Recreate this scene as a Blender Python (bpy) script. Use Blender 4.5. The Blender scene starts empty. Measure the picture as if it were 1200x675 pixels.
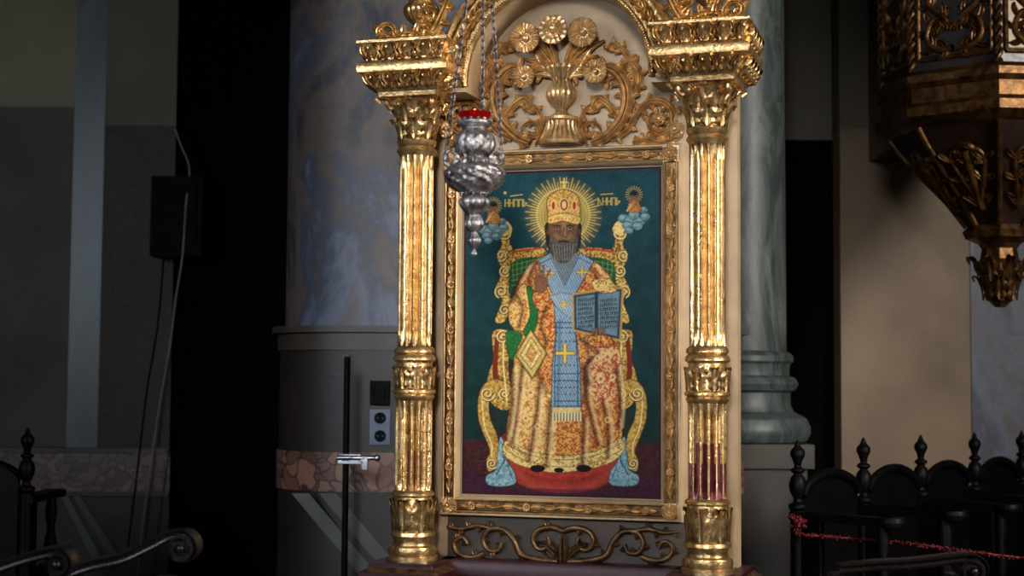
import bpy, bmesh, math, random
import numpy as np
from mathutils import Vector, Matrix
random.seed(7)
pi=math.pi
F=1800.
C=Vector((0,-6,1.5))
M3=(Matrix.Rotation(math.radians(93.576),3,'X')@Matrix.Rotation(math.radians(.4),3,'Z'))
cd=bpy.data.cameras.new('camera'); cam=bpy.data.objects.new('camera',cd)
bpy.context.scene.collection.objects.link(cam)
cd.lens=54; cd.sensor_width=36
cd.dof.use_dof=True; cd.dof.focus_distance=5.95; cd.dof.aperture_fstop=2.0
cam.matrix_world=Matrix.Translation(C)@M3.to_4x4()
bpy.context.scene.camera=cam
sc=bpy.context.scene
sc.view_settings.view_transform='Standard'
def ray(px,py): return M3@Vector(((px-600)/F,-(py-337.5)/F,-1))
def W(px,py,y):
    d=ray(px,py); t=(y-C.y)/d.y; return C+d*t
MS=Matrix.Translation((.2,0,0))@Matrix.Rotation(math.radians(-17),4,'Z')
MSI=MS.inverted(); CL=MSI@C; R3=MSI.to_3x3()
def P(px,py,d=0.):
    r=R3@ray(px,py); t=(-d-CL.y)/r.y; return CL+r*t
M3I=M3.inverted()
S=1/300.
# ---------------------------------------------------------------- materials
def lin(h):
    h=h.lstrip('#'); o=[]
    for i in (0,2,4):
        c=int(h[i:i+2],16)/255; o.append(c/12.92 if c<=.04045 else ((c+.055)/1.055)**2.4)
    return (*o,1)
def newmat(name):
    m=bpy.data.materials.new(name); m.use_nodes=True; nt=m.node_tree
    return m,nt,nt.nodes['Principled BSDF']
def noise_mat(name,c1,c2,scale=8,rough=.5,metal=0,bump=.1,bscale=None,detail=6,lo=.35,hi=.65,spec=.5,dist=0,stretch=None,rr=0.1,hollow_shade=None):
    m,nt,b=newmat(name); N=nt.nodes.new; L=nt.links.new
    tc=N('ShaderNodeTexCoord'); mp=N('ShaderNodeMapping'); L(tc.outputs['Object'],mp.inputs[0])
    if stretch: mp.inputs['Scale'].default_value=stretch
    n=N('ShaderNodeTexNoise'); n.inputs['Scale'].default_value=scale; n.inputs['Detail'].default_value=detail; n.inputs['Distortion'].default_value=dist
    L(mp.outputs[0],n.inputs['Vector'])
    r=N('ShaderNodeValToRGB'); r.color_ramp.elements[0].position=lo; r.color_ramp.elements[1].position=hi
    r.color_ramp.elements[0].color=lin(c1); r.color_ramp.elements[1].color=lin(c2)
    L(n.outputs['Fac'],r.inputs[0]); outc=r.outputs[0]
    if hollow_shade:   # shade painted into the colour: pointiness darkens the hollows of the carving
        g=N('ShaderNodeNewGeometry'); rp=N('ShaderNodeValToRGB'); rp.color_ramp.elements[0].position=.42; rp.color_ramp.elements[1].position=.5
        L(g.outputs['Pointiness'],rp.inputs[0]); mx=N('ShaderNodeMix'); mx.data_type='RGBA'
        L(rp.outputs[0],mx.inputs[0]); mx.inputs[6].default_value=lin(hollow_shade); L(outc,mx.inputs[7]); outc=mx.outputs[2]
    L(outc,b.inputs['Base Color'])
    b.inputs['Metallic'].default_value=metal; b.inputs['Specular IOR Level'].default_value=spec
    mr=N('ShaderNodeMapRange'); mr.inputs[3].default_value=rough-rr; mr.inputs[4].default_value=rough+rr
    n2=N('ShaderNodeTexNoise'); n2.inputs['Scale'].default_value=bscale or scale*4; n2.inputs['Detail'].default_value=5
    L(mp.outputs[0],n2.inputs['Vector']); L(n2.outputs['Fac'],mr.inputs[0]); L(mr.outputs[0],b.inputs['Roughness'])
    if bump:
        bp=N('ShaderNodeBump'); bp.inputs['Strength'].default_value=bump; bp.inputs['Distance'].default_value=.01
        L(n2.outputs['Fac'],bp.inputs['Height']); L(bp.outputs[0],b.inputs['Normal'])
    return m
def marble(name,cols,scale=2,rough=.35,stretch=(1,1,.5),vein=.25,lo=.3,hi=.7,dist=1.2,rot=(0,.5,.3)):
    m,nt,b=newmat(name); N=nt.nodes.new; L=nt.links.new
    tc=N('ShaderNodeTexCoord'); mp=N('ShaderNodeMapping'); L(tc.outputs['Object'],mp.inputs[0]); mp.inputs['Scale'].default_value=stretch
    mp.inputs['Rotation'].default_value=rot
    n=N('ShaderNodeTexNoise'); n.inputs['Scale'].default_value=scale; n.inputs['Detail'].default_value=10; n.inputs['Distortion'].default_value=dist; n.inputs['Roughness'].default_value=.66
    L(mp.outputs[0],n.inputs['Vector'])
    r=N('ShaderNodeValToRGB'); e=r.color_ramp.elements
    k=len(cols)
    for i,c in enumerate(cols):
        p=lo+(hi-lo)*i/(k-1)
        if i==0: e[0].position=p; e[0].color=lin(c)
        elif i==k-1: e[-1].position=p; e[-1].color=lin(c)
        else: x=e.new(p); x.color=lin(c)
    L(n.outputs['Fac'],r.inputs[0])
    n3=N('ShaderNodeTexNoise'); n3.inputs['Scale'].default_value=scale*1.3; n3.inputs['Detail'].default_value=6; n3.inputs['Distortion'].default_value=2.0
    L(mp.outputs[0],n3.inputs['Vector'])
    r3=N('ShaderNodeValToRGB'); q=r3.color_ramp.elements; q[0].position=.48;q[0].color=(0,0,0,1);q[1].position=.52;q[1].color=(0,0,0,1)
    x=q.new(.5); x.color=(vein,vein,vein,1); L(n3.outputs['Fac'],r3.inputs[0])
    mx=N('ShaderNodeMix'); mx.data_type='RGBA'; L(r3.outputs[0],mx.inputs[0]); L(r.outputs[0],mx.inputs[6]); mx.inputs[7].default_value=lin(cols[-1])
    L(mx.outputs[2],b.inputs['Base Color']); b.inputs['Roughness'].default_value=rough
    return m
def breccia(name):
    m,nt,b=newmat(name); N=nt.nodes.new; L=nt.links.new
    tc=N('ShaderNodeTexCoord'); nn=N('ShaderNodeTexNoise'); nn.inputs['Scale'].default_value=6; L(tc.outputs['Object'],nn.inputs['Vector'])
    va=N('ShaderNodeMix'); va.data_type='RGBA'; va.blend_type='ADD'; va.inputs[0].default_value=.25; L(tc.outputs['Object'],va.inputs[6]); L(nn.outputs['Color'],va.inputs[7])
    v=N('ShaderNodeTexVoronoi'); v.inputs['Scale'].default_value=12; L(va.outputs[2],v.inputs['Vector'])
    v2=N('ShaderNodeTexVoronoi'); v2.feature='DISTANCE_TO_EDGE'; v2.inputs['Scale'].default_value=12; L(va.outputs[2],v2.inputs['Vector'])
    r=N('ShaderNodeValToRGB'); e=r.color_ramp.elements; e[0].color=lin('583830'); e[1].color=lin('866252'); e[0].position=.1;e[1].position=.9
    L(v.outputs['Color'],r.inputs[0])
    r2=N('ShaderNodeValToRGB'); e=r2.color_ramp.elements; e[0].color=(0,0,0,1); e[1].color=(1,1,1,1); e[0].position=.02;e[1].position=.10
    L(v2.outputs['Distance'],r2.inputs[0])
    mx=N('ShaderNodeMix'); mx.data_type='RGBA'; L(r2.outputs[0],mx.inputs[0]); mx.inputs[6].default_value=lin('38231f'); L(r.outputs[0],mx.inputs[7])
    L(mx.outputs[2],b.inputs['Base Color']); b.inputs['Roughness'].default_value=.4
    return m
GOLD2=noise_mat('gilding_pale','9a7040','e8c286',30,.30,.88,.2,90,lo=.25,hi=.62,hollow_shade='2e1c0c')
GOLD3=noise_mat('gilding_matt','a87c48','eac48c',30,.36,.7,.2,90,lo=.25,hi=.62,hollow_shade='402a12')
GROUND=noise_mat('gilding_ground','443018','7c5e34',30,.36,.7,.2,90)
DGOLD=noise_mat('gilding_dark','38220f','704e28',25,.38,.75,.25,80,hollow_shade='180d06')
APG=noise_mat('gilding_tarnished','46311f','846440',25,.38,.65,.25,80,hollow_shade='20140c')
REDG=noise_mat('flute_red','40121c','702a30',25,.35,.4,.2,80)  # dark red for the hollows of the lower flutes
CREAM=noise_mat('cream_paint','a08462','b89e7a',6,.45,0,.05,60)
CREAMSH=noise_mat('cream_paint_shaded','342a20','483a2c',6,.5,0,.05,60)  # cream paint darkened, shadow of the apron put into the colour
REDP=noise_mat('dark_red_paint','28070c','3e1218',10,.4,0,.05,60)
DARKW=noise_mat('black_wood','030203','070505',12,.5,0,.1,60,spec=.14)
NEARB=noise_mat('shade_black','020202','040404',12,.8,0,.0,60,spec=.04)  # near-black colour for wall areas that lie in shade
BROWNW=noise_mat('brown_wood','100c0e','201817',8,.28,0,.08,60,stretch=(1,6,6))
BLACK=noise_mat('black_plastic','030303','050506',10,.65,0,.0,spec=.1)
SILVER=noise_mat('aged_silver','605856','b8b0ae',30,.40,.85,.35,110,hollow_shade='262020')
CHAINM=noise_mat('chain_silver','4c4a4c','7a777a',30,.4,.9,.1)
METAL=noise_mat('steel','7a7f86','b4bac2',20,.3,.95,.1)
PLATE=noise_mat('grey_plastic','34465c','44566c',5,.35,0,.0)
WHITEC=noise_mat('cable_sheath','807872','908880',5,.5,0,.0)
STONE=noise_mat('taupe_plaster','464034','645c4b',1.6,.6,0,.12,40,detail=9,lo=.3,hi=.7)
CREAMW=noise_mat('cream_plaster','7c7458','9c9476',1.6,.6,0,.12,40,detail=9,lo=.3,hi=.7)
PILB=noise_mat('brown_plaster_shaded','2a221a','41352a',1.8,.6,0,.12,40,detail=9,lo=.3,hi=.7)  # brown plaster darkened, the pilaster's shading is in the colour
PILU=noise_mat('cream_plaster_shaded','544c38','6e6650',1.6,.6,0,.12,40,detail=9,lo=.3,hi=.7)  # cream plaster as it looks in shadow, shade put into the colour
BROWNP=noise_mat('brown_plaster','46382a','604f3b',1.8,.6,0,.12,40,detail=9,lo=.3,hi=.7)
BEIGE=noise_mat('beige_plaster','6a5642','8c765c',1.8,.6,0,.12,40,detail=9,lo=.3,hi=.7)
DKST=noise_mat('dark_stone','171310','26201b',3,.5,0,.1,40)
DADO=noise_mat('dado_stone','2c2620','40382f',3,.5,0,.1,40)
GREYB=noise_mat('grey_inlay','404240','545650',4,.5,0,.05,40)
BLUEM=marble('blue_marble',['141318','282c38','54483f','363c4a','565e70','504640','666c7c','8a909c'],1.9,.5,(1,1,.6),.06,.28,.80,.8)
GREENM=marble('green_grey_marble',['2c3430','404c46','505c54','5e6a60'],3)
COLM=marble('grey_green_marble',['1e2423','343c3a','4a5250','2e3432','525a56','666c66'],2.8,.45,(1,1,.35),.35)
BREC=breccia('breccia')
FLOORM=noise_mat('floor_stone','3a332d','55493f',3,.4,0,.05,30)
REDT=noise_mat('red_tinsel','3c030c','780818',60,.4,.3,.5,120)
PANELB=noise_mat('panel_brown','150b08','2a1812',8,.35,0,.1,40)
# ---------------------------------------------------------------- mesh builder
class MB:
    def __init__(s): s.v=[]; s.f=[]; s.m=[]; s.cur=0
    def grid(s,rows,cu=False,cv=False,mf=None):
        b=len(s.v); nr=len(rows); nc=len(rows[0])
        for r in rows: s.v.extend([tuple(p) for p in r])
        for i in range(nr if cv else nr-1):
            for j in range(nc if cu else nc-1):
                i2=(i+1)%nr; j2=(j+1)%nc
                s.f.append((b+i*nc+j,b+i*nc+j2,b+i2*nc+j2,b+i2*nc+j)); s.m.append(mf(i,j) if mf else s.cur)
        return b
    def ngon(s,pts):
        b=len(s.v); s.v.extend([tuple(p) for p in pts]); s.f.append(tuple(range(b,b+len(pts)))); s.m.append(s.cur)
    def lathe(s,prof,x=0,y=0,n=32,rmod=None,phase=0,cap=True,mf=None):
        rows=[]
        for r,z in prof:
            row=[]
            for j in range(n):
                a=2*pi*j/n+phase; rr=rmod(a,z,r) if rmod else r
                row.append((x+rr*math.cos(a),y+rr*math.sin(a),z))
            rows.append(row)
        s.grid(rows,cu=True,mf=mf)
        if cap: s.ngon(rows[0][::-1]); s.ngon(rows[-1])
    def box(s,a,b):
        x0,y0,z0=a; x1,y1,z1=b
        rows=[[(x0,y0,z),(x1,y0,z),(x1,y1,z),(x0,y1,z)] for z in (z0,z1)]
        s.grid(rows,cu=True); s.ngon(rows[0][::-1]); s.ngon(rows[1])
    def mould(s,x0,x1,y0,y1,prof,mf=None):
        rows=[[(x0-o,y0-o,z),(x1+o,y0-o,z),(x1+o,y1,z),(x0-o,y1,z)] for o,z in prof]
        s.grid(rows,cu=True,mf=mf); s.ngon(rows[0][::-1]); s.ngon(rows[-1])
    def prism(s,pts,off):
        off=Vector(off); a=[Vector(p) for p in pts]; b=[p+off for p in a]
        s.grid([a,b],cu=True); s.ngon(a[::-1]); s.ngon(b)
    def tube(s,pts,r,n=8,closed=False):
        pts=[Vector(p) for p in pts]; rows=[]; k=len(pts); up=None
        for i,p in enumerate(pts):
            t=(pts[(i+1)%k]-pts[i-1]) if closed else (pts[min(i+1,k-1)]-pts[max(i-1,0)])
            t=t.normalized()
            if up is None: up=t.orthogonal().normalized()
            up=(up-t*up.dot(t)).normalized(); sd=t.cross(up)
            rr=r(i/(k-1)) if callable(r) else r
            rows.append([p+(up*math.cos(2*pi*j/n)+sd*math.sin(2*pi*j/n))*rr for j in range(n)])
        s.grid(rows,cu=True,cv=closed)
        if not closed: s.ngon(rows[0][::-1]); s.ngon(rows[-1])
    def ball(s,c,r,sx=1,sy=1,sz=1,n=12):
        c=Vector(c); rows=[]
        for i in range(n//2+1):
            t=pi*i/(n//2); t=min(max(t,.02),pi-.02)
            rows.append([c+Vector((math.sin(t)*math.cos(2*pi*j/n)*r*sx,math.sin(t)*math.sin(2*pi*j/n)*r*sy,math.cos(t)*r*sz)) for j in range(n)])
        s.grid(rows,cu=True)
    def obj(s,name,mats,parent=None,smooth=True,bevel=0,M=None,angle=40):
        me=bpy.data.meshes.new(name); me.from_pydata(s.v,[],s.f)
        if not isinstance(mats,(list,tuple)): mats=[mats]
        for m in mats: me.materials.append(m)
        me.polygons.foreach_set('material_index',s.m)
        bm=bmesh.new(); bm.from_mesh(me); bmesh.ops.recalc_face_normals(bm,faces=bm.faces[:]); bm.to_mesh(me); bm.free()
        if smooth:
            me.polygons.foreach_set('use_smooth',[True]*len(me.polygons))
            try: me.set_sharp_from_angle(angle=math.radians(angle))
            except Exception: pass
        o=bpy.data.objects.new(name,me); sc.collection.objects.link(o)
        if M is not None: o.matrix_world=M
        if parent: o.parent=parent
        if bevel:
            bv=o.modifiers.new('bevel','BEVEL'); bv.width=bevel; bv.segments=2; bv.limit_method='ANGLE'
        return o
def empty(name,M=None):
    e=bpy.data.objects.new(name,None); sc.collection.objects.link(e); e.empty_display_size=.1
    if M is not None: e.matrix_world=M
    return e
def cr(pts,k=6,closed=False):
    n=len(pts); out=[]; dim=len(pts[0])
    g=(lambda i:pts[i%n]) if closed else (lambda i:pts[min(max(i,0),n-1)])
    for i in range(n if closed else n-1):
        p0,p1,p2,p3=g(i-1),g(i),g(i+1),g(i+2)
        for j in range(k):
            t=j/k
            out.append(tuple(.5*((2*p1[a])+(-p0[a]+p2[a])*t+(2*p0[a]-5*p1[a]+4*p2[a]-p3[a])*t*t+(-p0[a]+3*p1[a]-3*p2[a]+p3[a])*t**3) for a in range(dim)))
    if not closed: out.append(tuple(pts[-1]))
    return out
LEAF=[(-1,-.1),(-.8,.35),(-.45,.85),(-.12,.55),(0,.3),(.12,.55),(.45,.85),(.8,.35),(1,-.1)]
HALF=[(math.cos(a),math.sin(a)) for a in [pi+pi*.1 - pi*1.2*i/8 for i in range(9)]]
NF=Vector((0,-1,0))
def sweep(mb,pts,n,w,h,prof=LEAF,side=None):
    pts=[Vector(p) for p in pts]; k=len(pts); rows=[]
    for i,p in enumerate(pts):
        t=(pts[min(i+1,k-1)]-pts[max(i-1,0)])
        t=t.normalized() if t.length>1e-9 else Vector((0,0,1))
        if side is not None: sd=side; nn=t.cross(side).normalized()
        else: nn=n; sd=t.cross(n).normalized()
        s=i/(k-1); ww=w(s); hh=h(s)
        rows.append([p+sd*(a*ww)+nn*(b*hh) for a,b in prof])
    mb.grid(rows)
def lobew(width,lob=3,am=.3): return lambda s: width*(max(0.03,math.sin(pi*min(1,(s*.92+.06))**.8))**.7)*(1-am+am*abs(math.sin(lob*pi*s+.6))*1.3)
def leaf3(mb,p0,ang,length,width,h,d=None,curl=0,n=10,lob=3,conv=None,N_=NF):
    p=Vector(p0); pts=[p.copy()]; a=ang
    for i in range(n):
        a+=curl/n; p=p+Vector((math.cos(a),0,math.sin(a)))*(length/n); pts.append(p.copy())
    sweep(mb,pts,N_,lobew(width,lob),lambda s:h*(.5+.5*math.sin(pi*s)),LEAF)
def vine(mb,pts3,r0,r1,nleaf=0,ll=.03,lw=.01,h=1.,both=False,n=NF):
    pts=cr([tuple(p) for p in pts3],7)
    sweep(mb,pts,n,lambda s:r0+(r1-r0)*s,lambda s:(r0+(r1-r0)*s)*h,HALF)
    k=len(pts)
    for q in range(nleaf):
        i=int((q+.6)/nleaf*(k-2)); a=Vector(pts[i]); b=Vector(pts[i+1]); t=b-a; ang=math.atan2(t.z,t.x)
        for sg in ((1,-1) if both else ((1,) if q%2 else (-1,))):
            leaf3(mb,a,ang+sg*.6,ll*(1-.3*q/nleaf),lw,lw*.8,curl=sg*1.2,n=8)
def acan(mb,pts3,w,h,nl=0,ll=.04,lw=.012,k0=5):
    pts=cr([tuple(p) for p in pts3],k0)
    sweep(mb,pts,NF,lambda s:w*(.35+.65*math.sin(pi*min(1,s*.85+.1)))*(1 if s<.97 else .5),lambda s:h,LEAF)
    k=len(pts)
    for q in range(nl):
        i=int((q+.5)/nl*(k-2)); a=Vector(pts[i]); t=Vector(pts[i+1])-a; ang=math.atan2(t.z,t.x)
        for sg in (1,-1):
            leaf3(mb,a,ang+sg*.75,ll*(.7+.3*math.sin(pi*(q+.5)/nl)),lw,lw*.9,curl=sg*1.0,n=7)
def spiral(cx,cy,r0,r1,a0,turns,k=14):
    n=int(abs(turns)*k)
    return [(cx+(r0+(r1-r0)*i/n)*math.cos(a0+2*pi*turns*i/n),cy+(r0+(r1-r0)*i/n)*math.sin(a0+2*pi*turns*i/n)) for i in range(n+1)]
def flower(mb,c,r,n=9,h=.012,rings=1):
    c=Vector(c)
    for q in range(rings):
        rr=r*(1-.33*q)
        for i in range(n):
            a=2*pi*i/n+q*pi/n; d=Vector((math.cos(a),0,math.sin(a)))
            pts=[c+d*(rr*s)+NF*(h*(q+.6)+h*1.2*math.sin(s*2.2)) for s in (0,.2,.4,.6,.8,.93,1)]
            w=[.1,.16,.24,.32,.34,.25,.06]
            sweep(mb,pts,NF,lambda s,w=w:rr*np.interp(s,[0,.2,.4,.6,.8,.93,1],w)*9/n*1.05,lambda s:h*.5,LEAF)
    mb.ball(c+NF*(h*(rings+.8)),r*.26,1,.7,1)
# ================================================================= SHRINE
shrine=empty('icon_shrine',MS)
DC=.18
cl=P(486,400,DC); crr=P(829,400,DC)
XL,XR=cl.x,crr.x
XM=(XL+XR)/2
def ZL(py,d=DC): return P(486,py,d).z
def fl(n,amp,z0,z1):
    def f(a,z,r):
        e=min(1,max(0,(z-z0)/.02))*min(1,max(0,(z1-z)/.02))
        s=abs(math.sin(n*a/2)); return r*(1-amp*e*max(0,s-.3)/.7)
    return f
def zs(a,b,k): return [a+(b-a)*i/(k-1) for i in range(k)]
def cyl_leaf(mb,cx,cy,ang,z0,hgt,R0,flare,width,curl=1.,lob=3):
    rad=Vector((math.cos(ang),math.sin(ang),0)); tan=Vector((-math.sin(ang),math.cos(ang),0)); c=Vector((cx,cy,z0))
    pts=[]
    for i in range(13):
        s=i/12
        if s<.72: r=R0+flare*(s/.72)**2; z=hgt*s/.72*.93
        else:
            q=(s-.72)/.28; r=R0+flare+flare*.9*math.sin(q*pi*.8)*curl; z=hgt*(.93+.07*math.sin(q*pi))-hgt*.22*q*q*curl
        pts.append(c+rad*r+Vector((0,0,z)))
    sweep(mb,pts,rad,lobew(width,lob,.35),lambda s:-.009,LEAF,side=tan)
def capital(mb,cx,cy,z0,z1,R):
    H=z1-z0
    mb.lathe([(R,z0),(R*.98,z0+H*.3),(R*1.08,z0+H*.6),(R*1.4,z0+H*.86),(R*1.45,z0+H*.88)],cx,cy,32)
    for i in range(8): cyl_leaf(mb,cx,cy,2*pi*i/8+.2,z0,H*.46,R*1.0,.022,.032)
    for i in range(8): cyl_leaf(mb,cx,cy,2*pi*(i+.5)/8+.2,z0+H*.2,H*.58,R*1.03,.03,.032)
    for i in range(4):
        a=pi/4+i*pi/2
        cyl_leaf(mb,cx,cy,a,z0+H*.35,H*.52,R*1.1,.055,.026)
        ex=Vector((math.cos(a),math.sin(a),0))
        sp=spiral(0,0,.030,.004,pi,-1.6)
        mb.tube([Vector((cx,cy,z0+H*.74))+ex*(R*1.65+u)+Vector((0,0,v)) for u,v in sp],lambda s:.011-.005*s,7)
    for i in range(4):
        a=i*pi/2
        for q in range(6):
            b=2*pi*q/6; e=Vector((math.cos(a),math.sin(a),0)); t=Vector((-math.sin(a),math.cos(a),0))
            mb.ball(Vector((cx,cy,z0+H*.9))+e*(R*1.5)+t*(math.cos(b)*.014)+Vector((0,0,math.sin(b)*.014)),.009,n=8)
    w=R*1.55
    mb.mould(cx-w,cx+w,cy-w,cy+w,[(0,z0+H*.87),(.008,z0+H*.9),(.004,z0+H*.94),(.014,z1)])
def column(cx):
    cy=-DC; mb=MB(); z=ZL
    R1=.067; R2=.072
    n=14
    mb.lathe([(R1+.0,q) for q in zs(z(408),z(182),24)],cx,cy,n*8,fl(n,.24,z(406),z(186)))
    mb.lathe([(R1,z(184)),(R1+.006,z(181)),(R1+.012,z(178)),(R1+.006,z(175)),(R1+.002,z(173)),(R1+.01,z(169)),(R1+.012,z(167)),(R1,z(164))],cx,cy,40)
    capital(mb,cx,cy,z(165),z(111),R1)
    mb.lathe([(R1,z(406)),(R1+.01,z(409)),(R1+.012,z(413)),(R1+.004,z(415)),(R1+.014,z(418)),(R1+.016,z(422)),(R1+.004,z(425))],cx,cy,40)
    mb.lathe([(R2-.002,q) for q in zs(z(458),z(424),6)],cx,cy,40)
    for i in range(9):
        a=2*pi*i/9+.3
        cyl_leaf(mb,cx,cy,a,z(456),z(428)-z(456),R2,.008,.026,.8)
        e=Vector((math.cos(a+.35),math.sin(a+.35),0)); mb.ball(Vector((cx,cy,z(434)))+e*(R2+.004),.010,n=8)
    mb.lathe([(R2,z(455)),(R2+.012,z(457)),(R2+.012,z(460)),(R2+.002,z(462)),(R2+.008,z(465)),(R2,z(469))],cx,cy,40)
    left=cx<XM
    def mf(i,j):
        a=2*pi*(j+.5)/(n*8); s=abs(math.sin(n*a/2))
        if left: return 1 if (s>.85 and i<7) else 0
        return 1 if (s>(.45 if i<6 else .8) and i<9) else 0
    mb.lathe([(R2,q) for q in zs(z(580),z(468),16)],cx,cy,n*8,fl(n,.24,z(578),z(471)),mf=mf)
    mb.lathe([(R2+.002,z(622)),(R2+.006,z(600)),(R2,z(578))],cx,cy,40)
    mb.lathe([(R2,z(582)),(R2+.011,z(580)),(R2+.011,z(577)),(R2,z(574))],cx,cy,40)
    for i in range(7):
        a=2*pi*i/7+.1
        cyl_leaf(mb,cx,cy,a,z(622),z(582)-z(622),R2+.002,.010,.036,.8)
        a+=pi/7; e=Vector((math.cos(a),math.sin(a),0)); t=Vector((-math.sin(a),math.cos(a),0))
        sp=spiral(0,0,.018,.003,0,1.5)
        mb.tube([Vector((cx,cy,z(600)))+e*(R2+.006)+t*u+Vector((0,0,v)) for u,v in sp],.005,6)
    mb.lathe([(R2+.004,z(621)),(R2+.014,z(623)),(R2+.016,z(627)),(R2+.004,z(629)),(R2+.0,z(634)),(R2+.004,z(638)),(R2+.018,z(640)),(R2+.022,z(645)),(R2+.018,z(650)),(R2+.026,z(651)),(R2+.026,z(656))],cx,cy,40)
    mb.obj('column_'+('left' if left else 'right'),[GOLD2,REDG],shrine)
column(XL); column(XR)
BX0=XL-.085; BX1=XR+.085
bd=MB()
ac=P(648,92,.2)
AX=XM; AZ=ac.z; RI=.365; RO=.475
zB=ZL(656)
pts=[Vector((BX0,0,zB)),Vector((BX1,0,zB)),Vector((BX1,0,AZ))]
for i in range(25):
    a=pi*i/24; pts.append(Vector((AX+RO*math.cos(a),0,AZ+RO*math.sin(a))))
pts.append(Vector((BX0,0,AZ)))
bd.prism(pts,(0,.07,0))
rows=[]
for i in range(41):
    a=pi*i/40; c,s=math.cos(a),math.sin(a)
    rows.append([Vector((AX+r*c,y,AZ+r*s)) for r,y in ((RI,0),(RI,-.2),(RO-.005,-.2),(RO-.005,0))])
bd.grid(rows)
for sg in (-1,1):
    x0=AX+sg*RI; x1=AX+sg*RO
    bd.box((min(x0,x1),-.2,ZL(112)),(max(x0,x1),0,AZ))
bd.obj('backboard',CREAM,shrine,True)
ar=MB()
rows=[]
prof=[(RI-.004,.19),(RI-.006,.215),(RI+.004,.222),(RI+.014,.215),(RI+.018,.205),(RI+.03,.205),(RO-.032,.205),(RO-.02,.205),(RO-.016,.225),(RO-.004,.235),(RO+.008,.225),(RO+.01,.19)]
for i in range(81):
    a=-.04+(pi+.08)*i/80; c,s=math.cos(a),math.sin(a)
    rows.append([Vector((AX+r*c,-y,AZ+r*s)) for r,y in prof])
ar.grid(rows)
nl=34; rm=(RI+RO)/2-.002
for i in range(nl):
    a=pi*(i+.5)/nl; tang=a+pi/2 if a<pi/2 else a-pi/2
    p=Vector((AX+rm*math.cos(a),-.212,AZ+rm*math.sin(a)))
    leaf3(ar,p,tang+.75,.054,.016,.022,curl=-.9,n=8)
    leaf3(ar,p,tang-.75,.054,.016,.022,curl=.9,n=8)
    ar.ball(p+NF*.014,.010,n=8)
for i in range(110):
    a=pi*(i+.5)/110; ar.ball((AX+(RI+.009)*math.cos(a),-.222,AZ+(RI+.009)*math.sin(a)),.006,n=6)
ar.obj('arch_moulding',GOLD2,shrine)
def block(cx,name):
    mb=MB(); h=.115; y0=-DC-.115; z=lambda p:ZL(p,.3)
    x0,x1=cx-h,cx+h
    prof=[(0.,z(111)),(.004,z(106)),(.012,z(104)),(.016,z(100)),(.04,z(90)),(.056,z(87)),(.066,z(85)),(.070,z(80)),(.066,z(75)),(.052,z(73)),(.04,z(70)),(.04,z(67)),(.05,z(60)),(.062,z(54)),(.070,z(51)),(.070,z(48)),(.060,z(46))]
    mb.mould(x0,x1,y0,0,prof)
    for (pz0,pz1,o0,o1,cnt,amp) in ((104,87,.015,.056,9,.016),(71,52,.040,.060,9,.016)):
        for face in range(3):
            for i in range(cnt):
                t=(i+.5)/cnt
                if face==0:
                    sd=Vector((1,0,0)); out=Vector((0,-1,0)); b=Vector((x0-o0+(x1-x0+2*o0)*t,y0,0)); e=Vector((x0-o1+(x1-x0+2*o1)*t,y0,0))
                else:
                    sg=-1 if face==1 else 1
                    sd=Vector((0,1,0)); out=Vector((sg,0,0)); xx=x0 if face==1 else x1
                    b=Vector((xx,y0*(1-t),0)); e=b.copy()
                pp=[]
                for q in range(9):
                    u=q/8; bb=b.lerp(e,u); bb=bb+out*(o0+(o1-o0)*u+.001+.010*math.sin(pi*u)); bb.z=z(pz0)+(z(pz1)-z(pz0))*u; pp.append(bb)
                hw=(x1-x0)/cnt*.66
                rows=[]
                lean=.014*(1 if (i%2) else -1)
                for q,p in enumerate(pp):
                    u=q/8; ww=hw*(math.sin(pi*(.08+.84*u))**.9)*(.8+.2*math.cos(u*16))
                    rows.append([p+sd*(a*ww+lean*math.sin(pi*u))+out*(b_*amp) for a,b_ in LEAF])
                mb.grid(rows)
                mb.ball(pp[2]+sd*hw*.85+out*.004,.009,1,1,1.2,n=8); mb.ball(pp[6]+sd*hw*.85+out*.002,.007,n=6)
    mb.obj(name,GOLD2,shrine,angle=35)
block(XL,'entablature_left'); block(XR,'entablature_right')
for cx,nm in ((XL,'urn_left'),(XR,'urn_right')):
    mb=MB(); z=lambda p:ZL(p,.2)
    pr=[(.072,z(50)),(.072,z(44)),(.058,z(41)),(.062,z(37)),(.05,z(34)),(.034,z(30)),(.034,z(27)),(.05,z(23)),(.066,z(15)),(.068,z(9)),(.056,z(3)),(.052,z(-1)),(.066,z(-8)),(.085,z(-22)),(.09,z(-34)),(.06,z(-48)),(.03,z(-56)),(.04,z(-60)),(.03,z(-72)),(.005,z(-80))]
    pr2=[tuple(q) for q in cr(pr,3)]
    mb.lathe(pr2,cx+.01,-.17,96,lambda a,zz,r:r*(1+(.07*abs(math.sin(8*a)) if (z(28)<zz<z(2) or z(-3)<zz<z(-45)) else 0)))
    mb.obj(nm,GOLD2,shrine)
sd=MB()
for sg in (-1,1):
    def q(u,v): return Vector((AX+sg*u*S,-.24,AZ+(92-v)*S))
    acan(sd,[q(*p) for p in [(200,46),(185,34),(170,34),(158,40),(146,32),(136,14),(126,-8)]],.024,.022,8,.055,.018)
    acan(sd,[q(*p) for p in spiral(207,30,15,3,pi*.6,1.2,7)],.014,.016,3,.035,.014)
    acan(sd,[q(*p) for p in spiral(152,14,13,3,0,-1.2,7)],.013,.016,3,.035,.014)
    for k in range(9):
        leaf3(sd,q(138+k*9,48),(pi/2+sg*-.4) ,.06,.018,.024,curl=sg*1.2)
        sd.ball(q(142+k*9,44)+NF*.015,.009,n=8)
sd.obj('crest_scrolls',GOLD2,shrine)
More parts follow.
